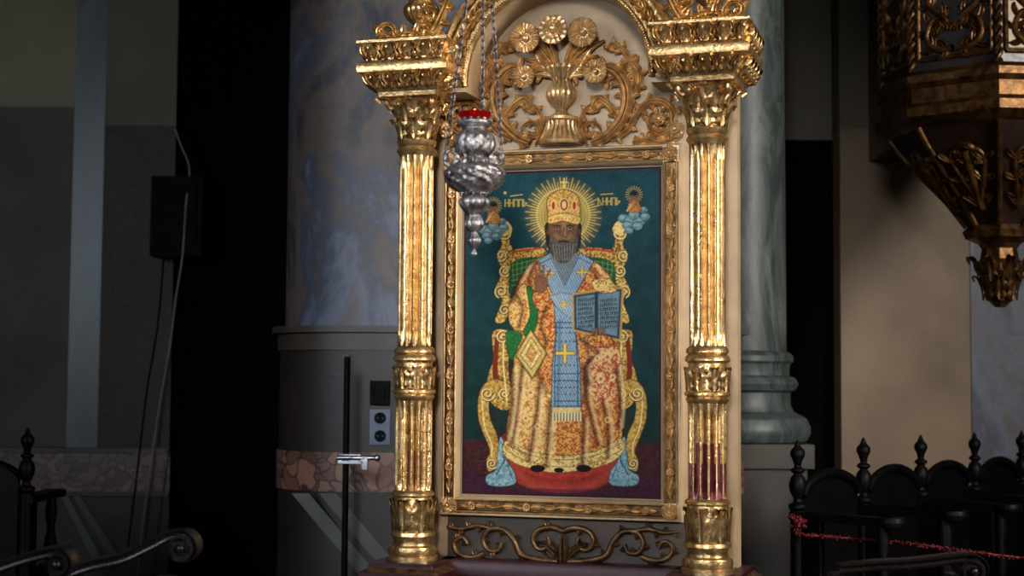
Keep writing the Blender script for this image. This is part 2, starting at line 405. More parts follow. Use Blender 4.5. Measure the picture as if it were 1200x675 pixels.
# ---- tympanum carving
ty=MB(); TD=.02
cxp=658
def T(u,v,d=TD): return P(cxp+u,v,d)
for sg in (-1,1):
    acan(ty,[T(sg*a,b) for a,b in spiral(34,154,3,13,0,1.0,8)],.010,.016,3,.025,.010,4)
    A=[(sg*a,b) for a,b in [(36,168),(52,160),(68,144),(76,124),(76,104),(68,88),(56,80),(46,84),(48,93),(56,92)]]
    acan(ty,[T(*p,.025) for p in A],.028,.034,9,.058,.016)
    acan(ty,[T(sg*a,b) for a,b in [(66,138),(56,124),(44,116),(38,124),(44,131)]],.018,.020,4,.038,.014)
    acan(ty,[T(sg*a,b) for a,b in [(30,170),(22,150),(26,132),(34,124),(40,130)]],.010,.016,4,.030,.011)
    B=[(sg*a,b) for a,b in [(58,164),(76,154),(88,134),(102,120),(120,120),(131,133),(128,149),(114,156),(103,147),(106,135),(116,136)]]
    acan(ty,[T(*p) for p in B],.017,.026,11,.044,.013)
    flower(ty,T(sg*115,140,.035),.026,7,.01,2)
    acan(ty,[T(sg*a,b) for a,b in [(84,168),(100,164),(118,168),(136,162)]],.015,.020,6,.038,.013)
    acan(ty,[T(sg*a,b) for a,b in [(74,122),(88,106),(92,88),(84,74),(74,78),(78,86)]],.015,.020,6,.040,.013)
    acan(ty,[T(sg*a,b) for a,b in [(86,100),(84,80),(74,60),(60,52),(54,60)]],.013,.018,6,.038,.013)
    flower(ty,T(sg*134,152,.03),.034,7,.01,2)
    for pth in ([(10,92),(22,78),(30,64),(38,54)],[(8,90),(22,88),(34,88),(41,90)]):
        vine(ty,[T(sg*a,b,.03) for a,b in pth],.008,.007,4,.04,.012,1.2)
    for an,L in ((.12,.2),(.38,.17),(.62,.2),(.85,.15),(1.1,.16),(1.35,.13)):
        leaf3(ty,T(sg*5,84,.022),pi/2-sg*an,L,.018,.024,curl=-sg*.6,n=14,lob=6)
for (x,y,r,n_,rg) in ((617,46,.060,12,1),(650,36,.058,7,3),(684,39,.060,12,1),(615,91,.046,10,1),(699,85,.048,10,1)):
    flower(ty,P(x,y,.075),r,n_,.014,rg)
    if rg==1:
        for i in range(12):
            a=2*pi*i/12; ty.ball(P(x,y,.10)+Vector((math.cos(a)*r*.3,0,math.sin(a)*r*.3)),.006,n=6)
vc=T(0,110,.02)
vz=lambda p:T(0,p,.02).z
ty.lathe([(.060,vz(78)),(.062,vz(82)),(.046,vz(88)),(.034,vz(95)),(.038,vz(99)),(.054,vz(106)),(.056,vz(113)),(.042,vz(121)),(.022,vz(127)),(.020,vz(131)),(.038,vz(136)),(.042,vz(140))][::-1],vc.x,vc.y,84,lambda a,z,r:r*(1+.12*abs(math.sin(7*a))))
ty.lathe([(.088,vz(170)),(.092,vz(166)),(.084,vz(160)),(.068,vz(150)),(.064,vz(143)),(.072,vz(141)),(.072,vz(138))],vc.x,vc.y+.01,88,lambda a,z,r:r*(1-.16*abs(math.sin(11*a))*(1 if vz(164)<z<vz(144) else 0)))
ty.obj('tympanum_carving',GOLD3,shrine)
# ---- picture frame
tl=P(518,178,.05);tr=P(798,168,.05);bl=P(515,604,.05);br=P(798,612,.05)
fx0=(tl.x+bl.x)/2; fx1=(tr.x+br.x)/2; fz1=(tl.z+tr.z)/2; fz0=(bl.z+br.z)/2
fr=MB()
def ring(mb,prof,mf=None):
    rows=[[Vector((fx0+i,-d,fz0+i)),Vector((fx1-i,-d,fz0+i)),Vector((fx1-i,-d,fz1-i)),Vector((fx0+i,-d,fz1-i))] for i,d in prof]
    mb.grid(rows,cu=True,mf=mf)
ring(fr,[(0,0),(0,.045),(.004,.052),(.010,.052),(.012,.044),(.014,.052),(.017,.056),(.020,.052),(.022,.040),(.058,.040),(.060,.052),(.063,.056),(.066,.052),(.070,.046),(.078,.022),(.078,.012)],mf=lambda i,j:1 if i<4 or i in(12,13) else (2 if i==8 else 0))
def run(mb,a,b,cnt,L,w,ang):
    a=Vector(a);b=Vector(b);t=(b-a);base=math.atan2(t.z,t.x)
    pp=[a+(b-a)*(i/(cnt*4)) for i in range(cnt*4+1)]
    pp=[p+Vector((-math.sin(base),0,math.cos(base)))*(.005*math.sin(i*pi/4)) for i,p in enumerate(pp)]
    sweep(mb,pp,NF,lambda s:.004,lambda s:.008,HALF)
    for i in range(cnt):
        p=a+(b-a)*((i+.2)/cnt)
        for sg in (1,-1): leaf3(mb,p,base+sg*ang,L,w,.014,curl=-sg*1.0,n=8,lob=2)
        if i%4==2: flower(mb,p,.016,6,.008)
m_=.040; yy=-.042
cxm=(fx0+fx1)/2
for sg in (-1,1):
    run(fr,(cxm,yy,fz1-m_),(cxm+sg*((fx1-fx0)/2-.09),yy,fz1-m_),7,.046,.0095,.5)
    run(fr,(cxm,yy,fz0+m_),(cxm+sg*((fx1-fx0)/2-.09),yy,fz0+m_),7,.046,.0095,.5)
for xx in (fx0+m_,fx1-m_):
    run(fr,(xx,yy,fz0+.09),(xx,yy,fz1-.09),28,.040,.0095,.6)
for xx in (fx0+m_,fx1-m_):
    for zz in (fz0+m_,fz1-m_):
        fr.box((xx-.03,-.052,zz-.03),(xx+.03,-.03,zz+.03)); flower(fr,(xx,-.054,zz),.030,8,.009,2)
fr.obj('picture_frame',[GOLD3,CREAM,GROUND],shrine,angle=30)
# ---- bottom carved panel
bp=MB()
for sg in (-1,1):
    def q(u,v,d=.03): return P(660+sg*u,v+(.02*sg*u),d)
    vine(bp,[q(*p) for p in [(0,622),(14,618),(30,622),(36,634),(28,644),(17,640),(18,630)]],.012,.008,3,.034,.012,1.3)
    vine(bp,[q(*p) for p in [(6,658),(30,656),(50,650),(58,634),(70,622),(86,622),(94,634),(88,646),(76,646),(72,636)]],.013,.008,8,.036,.012,1.3)
    vine(bp,[q(*p) for p in [(80,622),(100,618),(118,622),(136,620)]],.010,.007,5,.034,.012,1.3)
    vine(bp,[q(*p) for p in [(92,650),(108,655),(124,650),(128,638),(118,632),(112,640)]],.012,.008,5,.034,.012,1.3)
    leaf3(bp,q(4,655),pi/2-sg*.5,.11,.018,.022,curl=-sg*.8,lob=4)
leaf3(bp,P(660,662,.03),pi/2,.12,.022,.028,lob=4)
bp.obj('apron_carving',APG,shrine)
bb=MB(); bb.box((XL+.085,-.012,ZL(656)),(XR-.085,-.001,fz0-.004)); bb.obj('apron_panel',CREAMSH,shrine)
ba=MB()
zt=ZL(656)
for cx in (XL,XR):
    ba.mould(cx-.11,cx+.11,-DC-.11,.1,[(.03,0),(.03,.12),(.02,.14),(.0,.16),(0,zt-.10),(.01,zt-.09),(.03,zt-.075),(.05,zt-.06),(.05,zt-.035),(.03,zt-.026),(.02,zt-.018),(.02,zt)],mf=lambda i,j:1 if i in(2,5,6,8,9) else 0)
ba.mould(XL+.11,XR-.11,-.1,.1,[(.0,0),(0,.14),(0,zt-.10),(.01,zt-.09),(.03,zt-.06),(.03,zt-.02),(.02,zt)],mf=lambda i,j:1 if i in(2,3) else 0)
for sg in(-1,1):
    cx=XL if sg<0 else XR
    rows=[[Vector((cx-.08+i,-DC-.11-d,.2+i)),Vector((cx+.08-i,-DC-.11-d,.2+i)),Vector((cx+.08-i,-DC-.11-d,zt-.14-i)),Vector((cx-.08+i,-DC-.11-d,zt-.14-i))] for i,d in((0,0),(0,.012),(.012,.016),(.02,.002))]
    ba.cur=1; ba.grid(rows,cu=True); ba.cur=0
ba.obj('plinth',[REDP,APG],shrine,bevel=.003,angle=30)
# ================================================================= ICON PAINTING (flat panel, painted per vertex)
K=3.0; ox,oy=528,184; Wp,Hp=int(262*K),int(416*K)
img=np.zeros((Hp,Wp,3)); YY,XX=np.mgrid[0:Hp,0:Wp]; XX=XX/K+ox; YY=YY/K+oy
rng=np.random.RandomState(3)
def vn(scale,seed):
    scale=scale*K
    r=np.random.RandomState(seed); g=r.rand(int(Hp/scale)+3,int(Wp/scale)+3)
    y=np.arange(Hp)/scale; x=np.arange(Wp)/scale; yi=y.astype(int); xi=x.astype(int); fy=(y-yi)[:,None]; fx=(x-xi)[None,:]
    fy=fy*fy*(3-2*fy); fx=fx*fx*(3-2*fx)
    a=g[yi][:,xi]; b=g[yi][:,xi+1]; c=g[yi+1][:,xi]; d=g[yi+1][:,xi+1]
    return (a*(1-fx)+b*fx)*(1-fy)+(c*(1-fx)+d*fx)*fy
N1=vn(12,1)*.6+vn(4,2)*.4; N2=vn(2.7,3); N3=vn(1.3,4); N4=vn(6,8); N5=vn(1.9,12)
def col(h): return np.array(lin(h)[:3])
def mask(pts):
    xs=[p[0] for p in pts]; ys=[p[1] for p in pts]
    x0=max(0,int((min(xs)-ox)*K)-1); x1=min(Wp,int((max(xs)-ox)*K)+2); y0=max(0,int((min(ys)-oy)*K)-1); y1=min(Hp,int((max(ys)-oy)*K)+2)
    X=XX[y0:y1,x0:x1]; Y=YY[y0:y1,x0:x1]; m=np.zeros(X.shape,bool); n=len(pts)
    for i in range(n):
        ax,ay=pts[i]; bx,by=pts[(i+1)%n]
        if ay==by: continue
        c=((ay>Y)!=(by>Y))&(X<(bx-ax)*(Y-ay)/(by-ay)+ax); m^=c
    return m,(slice(y0,y1),slice(x0,x1))
def paint(m,sl,c,alpha=1.):
    if m.size==0: return
    a=(m*alpha)[...,None]; img[sl]=img[sl]*(1-a)+c*a
def poly(pts,c,c2=None,pat=None,smooth=True,alpha=1.,edge=None,ew=1.):
    q=cr(pts,6,True) if smooth else pts
    m,sl=mask(q); cc=col(c) if isinstance(c,str) else c
    if c2 is not None:
        t=pat[sl][...,None]; cc=cc*(1-t)+col(c2)*t
    paint(m,sl,cc,alpha)
    if edge: line(q+[q[0]],ew,edge,.75)
def line(pts,w,c,alpha=1.,smooth=False,soft=None):
    if smooth: pts=cr(pts,6)
    xs=[p[0] for p in pts]; ys=[p[1] for p in pts]; W_=max(w,soft or 0)*2+2
    x0=max(0,int((min(xs)-W_-ox)*K)); x1=min(Wp,int((max(xs)+W_-ox)*K)+2); y0=max(0,int((min(ys)-W_-oy)*K)); y1=min(Hp,int((max(ys)+W_-oy)*K)+2)
    if x1<=x0 or y1<=y0: return
    X=XX[y0:y1,x0:x1]; Y=YY[y0:y1,x0:x1]; D=np.full(X.shape,1e9)
    for (ax,ay),(bx,by) in zip(pts[:-1],pts[1:]):
        dx,dy=bx-ax,by-ay; L=dx*dx+dy*dy+1e-9
        t=np.clip(((X-ax)*dx+(Y-ay)*dy)/L,0,1); D=np.minimum(D,np.hypot(X-ax-t*dx,Y-ay-t*dy))
    m=np.clip(1-D/soft,0,1)**1.3 if soft else np.clip((w/2-D)*K+.5,0,1)
    paint(m,(slice(y0,y1),slice(x0,x1)),col(c),alpha)
def ell(cx,cy,rx,ry,c,rot=0,**k):
    poly([(cx+rx*math.cos(a)*math.cos(rot)-ry*math.sin(a)*math.sin(rot),cy+rx*math.cos(a)*math.sin(rot)+ry*math.sin(a)*math.cos(rot)) for a in [2*pi*i/24 for i in range(24)]],c,smooth=False,**k)
def mir(pts): return [(2*659-x,y) for x,y in pts]
t=np.clip((YY-190)/330,0,1)[...,None]
img[:]=col('15424c')*(1-t)+col('0c2a26')*t
img*= (.6+.8*N1)[...,None]
poly([(528,515),(790,520),(790,600),(528,600)],'34141a','4c2626',N2,smooth=False)
for i in range(14):
    y=520+i*4.5; line([(538,y),(776,y+2)],.6,'1c0c12',.6)
for i in range(26):
    x=540+i*9.5; line([(x,516),(x+(x-659)*.25,585)],.6,'1c0c12',.6)
ell(659,532,80,46,'7a201c',c2='9c3228',pat=N2); ell(659,524,67,38,'94281e',c2='b44030',pat=N2); ell(659,510,60,34,'4a100e')
line([(600,540),(620,566),(660,572),(700,566),(722,540)],10,'d06048',.35,True,soft=9)
poly([(541,548),(600,572),(720,574),(776,552),(776,590),(540,590)],'2c1032','401c3a',N2,smooth=False,alpha=.6)
DH=np.hypot(XX-660,YY-252); g=np.clip(1-(DH-20)/28,0,1)[...,None]**1.3*.8
img[:]=img*(1-g)+col('b8983c')*g
for i in range(72):
    a=2*pi*i/72; r0=24; r1=45 if i%2 else 39; d=.03
    poly([(660+r0*math.cos(a-d),252+r0*math.sin(a-d)),(660+r1*math.cos(a-d*.3),252+r1*math.sin(a-d*.3)),(660+r1*math.cos(a+d*.3),252+r1*math.sin(a+d*.3)),(660+r0*math.cos(a+d),252+r0*math.sin(a+d))],'ecd078',smooth=False,alpha=.8)
line([(660+31*math.cos(a),252+31*math.sin(a)) for a in [2*pi*i/40 for i in range(41)]],1.2,'ecd080',.8)
ell(660,254,26,27,'a08c44')
line([(660+24*math.cos(a),253+24*math.sin(a)) for a in [2*pi*i/24 for i in range(25)]],1,'dcc070',.7)
TGP=np.clip((N3*.6+N5*.6-.40)*2.2,0,1)
for M_ in (lambda p:p,mir):
    poly(M_([(592,262),(600,270),(597,282),(602,296),(598,310),(602,322),(596,340),(600,352),(592,376),(580,376),(588,352),(580,340),(588,318),(582,300),(588,286),(584,272)]),'7c5420','ecc66c',TGP,edge='2c1808',ew=.9)
    for (cx_,cy_,r_,a_,tn) in ((591,274,8,0,1.6),(588,300,7,2,-1.4),(592,318,7,1,1.5),(588,342,8,2,1.6),(592,364,7,0,-1.5)):
        line(M_(spiral(cx_,cy_,r_,1,a_,tn)),2.4,'5a340e'); line(M_(spiral(cx_-.6,cy_-.6,r_,1,a_,tn)),1.3,'f6dc94')
    poly(M_([(586,268),(590,258),(597,262),(600,270),(592,276)]),'c89a48','f4dc98',N3)
    poly(M_([(598,294),(634,290),(640,303),(600,308)]),'74461a','e4bc5c',TGP,edge='2c1808')
    poly(M_([(600,308),(636,302),(630,318),(606,330),(598,350)]),'0e4026','246038',N3)
    for i in range(7): line(M_([(600+i*6,306),(602+i*4,330)]),.8,'7a9a44',.8)
    for i in range(5): line(M_([(600,311+i*6),(628,304+i*6)]),.8,'7a9a44',.8)
    line(M_([(600,295),(634,291)]),2,'b83a28')
    poly(M_([(577,390),(592,386),(604,392),(600,402),(596,425),(598,450),(604,470),(596,480),(582,478),(570,462),(572,440),(578,420)]),'84581e','e4c064',TGP,edge='2c1808',ew=1)
    poly(M_([(580,398),(585,398),(583,430),(586,454),(580,450),(577,436)]),'7a2a1c')
    poly(M_([(566,452),(580,444),(598,452),(602,470),(588,468),(578,462),(573,474),(575,492),(582,508),(586,530),(582,548),(572,552),(570,540),(574,528),(567,510),(561,492),(560,470)]),'84561e','dcb85c',N5,edge='2c1808',ew=1.1)
    for (cx_,cy_,r_,a_,tn) in ((572,462,9,0,1.7),(577,544,7,0,1.7),(590,396,9,0,-1.7),(592,462,7,2,1.5)):
        line(M_(spiral(cx_,cy_,r_,1,a_,tn)),2.4,'5a3410'); line(M_(spiral(cx_-.6,cy_-.6,r_,1,a_,tn)),1.1,'f8e4a4')
    line(M_([(590,402),(590,430),(594,470)]),1.3,'f8e4a4')
    line(M_([(565,470),(568,500),(576,520),(576,535)]),1.2,'f8e4a4',.9,True)
    line(M_([(580,480),(584,504),(588,524)]),3,'3a2008',.8,True,soft=3)
    poly(M_([(586,512),(592,522),(594,540),(602,552),(604,566),(590,570),(572,568),(570,558),(581,550),(583,534)]),'3c7088','a4c4cc',N5,edge='1a3a4c')
    line(M_([(589,520),(591,540),(582,556)]),1.4,'205068'); line(M_([(595,545),(601,562)]),1,'205068')
def broc(th,gain): return np.clip((.5*N3+.35*N5+.3*N2+.10*np.sin(XX*1.5+5*N4)*np.sin(YY*1.5+5*N1)-th)*gain,0,1)
BR=broc(.46,3.6); BG=broc(.40,4)
poly([(610,385),(700,385),(716,395),(728,420),(727,470),(729,510),(718,534),(690,540),(655,548),(620,540),(598,528),(594,505),(599,470),(602,430)],'b04a28','e6b45c',BR,edge='2c0c0c')
poly([(602,430),(624,440),(648,470),(652,520),(640,540),(600,528),(594,505),(599,470)],'bc7438','eecb80',BG)
poly([(694,398),(716,398),(728,424),(724,462),(706,474),(690,458),(684,430)],'b04834','eac080',BR)
poly([(684,470),(700,478),(722,468),(726,500),(724,520),(690,530)],'aa5028','e0ac54',BR)
poly([(594,516),(620,528),(660,534),(700,528),(727,514),(731,528),(712,544),(668,553),(640,553),(606,544),(590,532)],'a87c34','f0d890',BG,edge='4a2410')
line([(594,521),(620,533),(660,539),(700,533),(728,519)],1,'7a2c18',.9,True); line([(594,528),(620,541),(660,547),(700,541),(729,527)],.8,'7a2c18',.9,True)
for pts in ([(612,430),(606,480),(600,520)],[(632,450),(628,490),(620,538)],[(645,470),(642,510),(640,545)],[(684,490),(682,545)],[(684,430),(688,470),(700,520)],[(706,470),(712,500),(712,535)],[(676,395),(700,412),(686,430),(690,450)],[(722,430),(726,470),(724,500)],[(600,430),(600,470),(594,510)]):
    line(pts,5,'4a140c',.85,True,soft=6)
    line([(x+5,y) for x,y in pts],2,'ffe6b0',.45,True,soft=3.5)
line([(640,400),(630,430),(640,460)],5,'3a100c',.7,True,soft=7); line([(684,395),(690,420),(684,470)],5,'3a100c',.7,True,soft=6)
for (x,y,r) in ((712,418,7),(704,444,7),(718,442,5),(700,420,5),(712,492,5),(622,460,6),(616,490,6),(630,500,5)):
    for i in range(6):
        a=2*pi*i/6; ell(x+r*.55*math.cos(a),y+r*.6*math.sin(a),r*.3,r*.3,'f2d494',alpha=.55)
    ell(x,y,r*.25,r*.25,'8c2018',alpha=.7)
for x in (630,684): ell(x,549,9,4.4,'140a10')
ell(655,551,6,3,'140a10')
poly([(632,302),(650,296),(672,296),(690,302),(712,320),(722,345),(716,362),(690,392),(660,400),(625,396),(600,384),(597,360),(606,334),(618,314)],'ac3e24','e2b058',BR,edge='2c0c0c')
poly([(597,356),(612,334),(624,340),(630,360),(628,384),(612,388),(598,380)],'bc6a38','f0cc78',BG,edge='2c0c0c')
poly([(617,336),(627,344),(630,372),(623,394),(613,390),(621,368)],'0e5020','2a7a36',N3,edge='062a10')
poly([(594,388),(612,392),(606,408),(600,422),(594,410)],'0e5020','2a7a36',N3,edge='062a10')
poly([(630,330),(640,338),(647,354),(636,366),(624,352)],'9a3422','e0ac58',BR,edge='2c0c0c')
for pts in ([(604,344),(612,360),(608,384)],[(690,312),(702,328),(706,342)],[(640,360),(634,380),(640,398)],[(612,322),(606,336),(600,352)],[(712,330),(716,345),(712,356)],[(628,308),(620,324),(622,336)]): line(pts,4,'3a0a0c',.8,True,soft=5)
line([(622,312),(612,330)],2,'ffe6b0',.5,True,soft=3.5); line([(700,312),(714,330)],2,'ffe6b0',.5,True,soft=3.5)
poly([(622,386),(641,414),(624,444),(604,416)],'b88c3c','ecd084',N3,smooth=False,edge='0c4a20',ew=2.4)
poly([(622,395),(635,414),(623,433),(610,416)],'c8a04c','f4e09c',BG,smooth=False,edge='6a3410',ew=1.2)
poly([(622,403),(629,414),(623,425),(616,415)],'a04a28','e8c070',N3,smooth=False,edge='6a3410',ew=.8)
OM=np.clip(np.sin(XX*1.7+YY*.9)*np.sin(YY*1.9-XX*.4)*1.2+.25+.5*N3-.3,0,1)
poly([(629,306),(645,296),(661,328),(680,296),(696,306),(673,347),(675,392),(680,430),(681,480),(680,492),(647,492),(646,480),(647,430),(651,392),(649,347)],'527c9c','bccdd6',OM,smooth=False,edge='1c3040',ew=1.4)
poly([(643,347),(658,343),(673,345),(677,362),(668,373),(655,363)],'5c84a0','ccdade',OM,smooth=False,edge='2c4456',ew=.8)
line([(656,376),(655,430),(654,480)],3,'284c68',.6,True,soft=4)
line([(633,309),(647,302),(662,334)],1.2,'2c4c66',.8); line([(692,309),(678,302),(662,334)],1.2,'2c4c66',.8)
for (x,y,r) in ((643,320,6),(682,319,6),(662,414,10),(661,357,5)):
    line([(x,y-r),(x,y+r)],r*.5,'7a4a14'); line([(x-r,y),(x+r,y)],r*.5,'7a4a14')
    line([(x,y-r),(x,y+r)],r*.32,'e8c458'); line([(x-r,y),(x+r,y)],r*.32,'e8c458')
for y in (378,384,438,446,470,476): line([(649,y),(679,y)],1.2,'2a4a64')
for y in (390,400,428,454,462):
    for x in range(653,678,5): ell(x,y,1.2,1.2,'35607e')
poly([(647,478),(680,478),(681,484),(647,484)],'c8a04c','f6e0a0',N3,smooth=False)
for i in range(10): line([(648+i*3.6,484),(648+i*3.6,493)],2,'f0dca0'); line([(650+i*3.6,484),(650+i*3.6,493)],.8,'4a2c14')
line([(652,380),(650,430),(650,476)],1.3,'2a4a64'); line([(674,380),(677,430),(677,476)],1.3,'2a4a64')
poly([(644,297),(660,304),(678,297),(669,318),(661,331),(653,318)],'4e5c6a','98a2a4',OM)
poly([(642,260),(639,276),(643,292),(660,300),(678,292),(681,276),(678,260)],'241c18')
poly([(645,258),(644,272),(648,288),(660,296),(672,288),(676,272),(675,258)],'5a3e2a','74543a',N2)
line([(661,262),(661,277)],3,'a8845e',.7,soft=4); line([(651,276),(655,279)],2,'a07a56',.6,soft=4); line([(669,276),(666,279)],2,'a07a56',.6,soft=4); line([(652,261),(668,261)],2,'9c7650',.6,soft=4)
poly([(645,276),(650,284),(660,281),(671,284),(677,276),(676,291),(669,304),(660,309),(651,304),(644,291)],'2c2a28','66625e',N3)
for i in range(8): line([(648+i*3.4,286),(651+i*2.7,305)],.7,'96928a',.7)
for x in (653,668):
    ell(x,269,3.2,1.8,'1a100a'); ell(x,268.8,2.2,1.1,'b8a488'); ell(x,268.8,1,1.1,'100808'); line([(x-4,265),(x,263.8),(x+4,265.4)],1.2,'140c08')
line([(661,267),(659.5,277),(663,277.6)],1,'24140c'); line([(655,283.5),(660,282.3),(666,283.5)],1.8,'181414'); line([(657.5,286),(664,286)],1.3,'7a3428')
ell(642.5,272,2,4,'5a3e2a'); ell(678.5,272,2,4,'5a3e2a')
poly([(645,262),(641,243),(642,232),(650,225),(660,222),(671,225),(678,232),(680,243),(677,262),(660,259)],'b07830','e8bc64',BG,edge='3a1c0c',ew=1.3)
poly([(644,262),(643,254),(660,250),(679,254),(677,263),(660,259)],'c08a34','f4d888',N3,edge='5a2c10')
for i in range(8): ell(646+i*4.3,258.5-2.2*math.sin(pi*(i+.5)/8),.8,.8,'a02018')
ell(661,240,5.2,7.4,'a8301c',edge='f0d890',ew=1.3); ell(648.5,241,2.4,5.4,'a8301c',edge='f0d890',ew=1.0); ell(673,241,2.4,5.4,'a8301c',edge='f0d890',ew=1.0)
ell(661,240,2.6,4.6,'ecd090'); ell(661,219,2.6,2.4,'e8b850'); line([(661,209),(661,220)],1.5,'f4d880'); line([(657,213.5),(665,213.5)],1.5,'f4d880')
poly([(626,330),(630,322),(638,324),(642,332),(638,342),(629,342)],'6a462c','8a6040',N3,edge='241208',ew=.8)
for a,b in (((630,324),(626,311)),((633.5,323),(631.5,308)),((637,324),(637,311)),((640,327),(644,317)),((628,330),(622,322))): line([a,b],3,'241208'); line([a,b],2.2,'8a6040')
poly([(671,345),(698,341),(730,337),(727,399),(698,393),(672,387)],'2c4454',smooth=False,edge='c8a04c',ew=2.6)
poly([(675,348),(697,345),(697,389),(676,384)],'5e7a88','7690a0',N2,smooth=False)
poly([(701,344),(726,341),(723,394),(701,389)],'5e7a88','7690a0',N2,smooth=False)
line([(699,344),(699,391)],4,'1c2c38',.8,soft=4)
for i in range(7):
    for x0,x1,dy in ((678,695,-.1),(704,723,-.06)):
        x=x0; y=351+i*5.2
        while x<x1:
            line([(x,y+(x-x0)*dy),(x,y+3+(x-x0)*dy)],1,'0c1824')
            if rng.rand()>.5: line([(x,y+(x-x0)*dy),(x+1.4,y+(x-x0)*dy)],.9,'0c1824')
            x+=1.9+rng.rand()
poly([(694,330),(712,326),(723,338),(716,343),(700,342)],'a06c2c','ecd084',BG,edge='3a140c')
for i in range(4): line([(694+i*4.5,386),(695+i*4.5,397)],3.4,'241208'); line([(694+i*4.5,386),(695+i*4.5,397)],2.6,'8a6040')
poly([(690,394),(714,394),(718,406),(694,406)],'a03a20','e0b058',BR,edge='2c0c0c')
for (x,y,s_) in ((743,250,1),(578,263,.95)):
    for dx,dy,r in ((-12,6,7),(-4,9,8),(6,8,8),(13,4,6),(-8,14,6),(4,15,6),(0,2,7),(11,-4,5),(-6,20,5)):
        ell(x+dx*s_,y+dy*s_,r*s_,r*.8*s_,'3c6474',c2='7898a0',pat=N2,edge='1c3c48',ew=.7); ell(x+dx*s_-1,y+dy*s_-1.5,r*.6*s_,r*.35*s_,'a0b8bc',alpha=.5)
    for i in range(20):
        a=2*pi*i/20; line([(x+6*math.cos(a),y-22+6*math.sin(a)),(x+10*math.cos(a),y-22+10*math.sin(a))],.9,'c0a048',.8)
    poly([(x-7,y-2),(x-6,y-12),(x,y-16),(x+6,y-12),(x+8,y-2)],'8a3020','c89c50',N3,edge='2c0c0c',ew=.7)
    ell(x,y-20,4,4.8,'7a5236'); ell(x,y-23,4,2.4,'241608'); line([(x-8,y-3),(x-3,y-10)],2,'c8b070')
def glyphs(x0,x1,y,h):
    x=x0
    while x<x1:
        k=rng.randint(4); line([(x,y),(x,y+h)],1.2,'c8a850')
        if k==0: line([(x,y),(x+4,y),(x+4,y+h)],1.1,'c8a850')
        elif k==1: line([(x,y+h),(x+4,y+h*.5),(x,y+h*.4)],1.1,'c8a850')
        elif k==2: line([(x,y+h*.5),(x+4,y+h*.5)],1.1,'c8a850'); line([(x+4,y),(x+4,y+h)],1.2,'c8a850')
        else: line([(x,y),(x+4,y+h)],1.1,'c8a850')
        x+=5.4
glyphs(592,618,234,8); glyphs(701,727,232,8)
line([(598,230),(612,228)],1.1,'c8a850'); line([(704,228),(718,227)],1.1,'c8a850'); ell(592,226,1.8,1.8,'c8a850')
for _ in range(2):
    p=np.pad(img,((1,1),(1,1),(0,0)),'edge'); img=(p[1:-1,1:-1]*2+p[:-2,1:-1]+p[2:,1:-1]+p[1:-1,:-2]+p[1:-1,2:])/6
VN=vn(40,21)*.6+vn(15,22)*.4
img=img*(.76+.4*VN)[...,None]*np.array([1.0,.96,.88])
in_=.078
gx,gz=460,730
x0,x1,z0,z1=fx0+in_,fx1-in_,fz0+in_,fz1-in_
us=np.linspace(x0,x1,gx+1); vs=np.linspace(z0,z1,gz+1)
UX,VZ=np.meshgrid(us,vs)
co=np.stack([UX,np.full_like(UX,-.016),VZ],-1).reshape(-1,3)
A=np.array(M3I@MS.to_3x3()); b0=np.array(M3I@(MS.translation-C))
q=co@A.T+b0; ppx=600+F*q[:,0]/-q[:,2]; ppy=337.5-F*q[:,1]/-q[:,2]
fxp=np.clip((ppx-ox)*K,0,Wp-1.01); fyp=np.clip((ppy-oy)*K,0,Hp-1.01)
ix=fxp.astype(int); iy=fyp.astype(int); ax=(fxp-ix)[:,None]; ay=(fyp-iy)[:,None]
cv=(img[iy,ix]*(1-ax)+img[iy,ix+1]*ax)*(1-ay)+(img[iy+1,ix]*(1-ax)+img[iy+1,ix+1]*ax)*ay
u=(UX.reshape(-1)-x0); u2=(x1-UX.reshape(-1)); v=(VZ.reshape(-1)-z0); v2=(z1-VZ.reshape(-1))
e=np.minimum(np.minimum(u,u2),np.minimum(v,v2))
cv[e<.014]=col('3c0e14'); cv[e<.004]=col('a09478')
idx=np.arange((gx+1)*(gz+1)).reshape(gz+1,gx+1)
faces=np.stack([idx[:-1,:-1],idx[:-1,1:],idx[1:,1:],idx[1:,:-1]],-1).reshape(-1,4)
me=bpy.data.meshes.new('icon_painting')
me.vertices.add(len(co)); me.vertices.foreach_set('co',co.ravel())
me.loops.add(faces.size); me.loops.foreach_set('vertex_index',faces.ravel())
me.polygons.add(len(faces)); me.polygons.foreach_set('loop_start',np.arange(0,faces.size,4)); me.polygons.foreach_set('loop_total',np.full(len(faces),4))
me.update(calc_edges=True)
at=me.color_attributes.new('paint','FLOAT_COLOR','POINT'); at.data.foreach_set('color',np.concatenate([cv,np.ones((len(cv),1))],1).ravel().astype(np.float32))
m,nt,b=newmat('icon_tempera'); a=nt.nodes.new('ShaderNodeAttribute'); a.attribute_name='paint'
nz=nt.nodes.new('ShaderNodeTexNoise'); nz.inputs['Scale'].default_value=60; hs=nt.nodes.new('ShaderNodeMix'); hs.data_type='RGBA'; hs.blend_type='MULTIPLY'; hs.inputs[0].default_value=.2
nt.links.new(a.outputs['Color'],hs.inputs[6]); nt.links.new(nz.outputs['Fac'],hs.inputs[7]); nt.links.new(hs.outputs[2],b.inputs['Base Color'])
b.inputs['Roughness'].default_value=.6; b.inputs['Specular IOR Level'].default_value=.12; b.inputs['Coat Weight'].default_value=.15; b.inputs['Coat Roughness'].default_value=.03
me.materials.append(m); po=bpy.data.objects.new('icon_painting',me); sc.collection.objects.link(po); po.parent=shrine
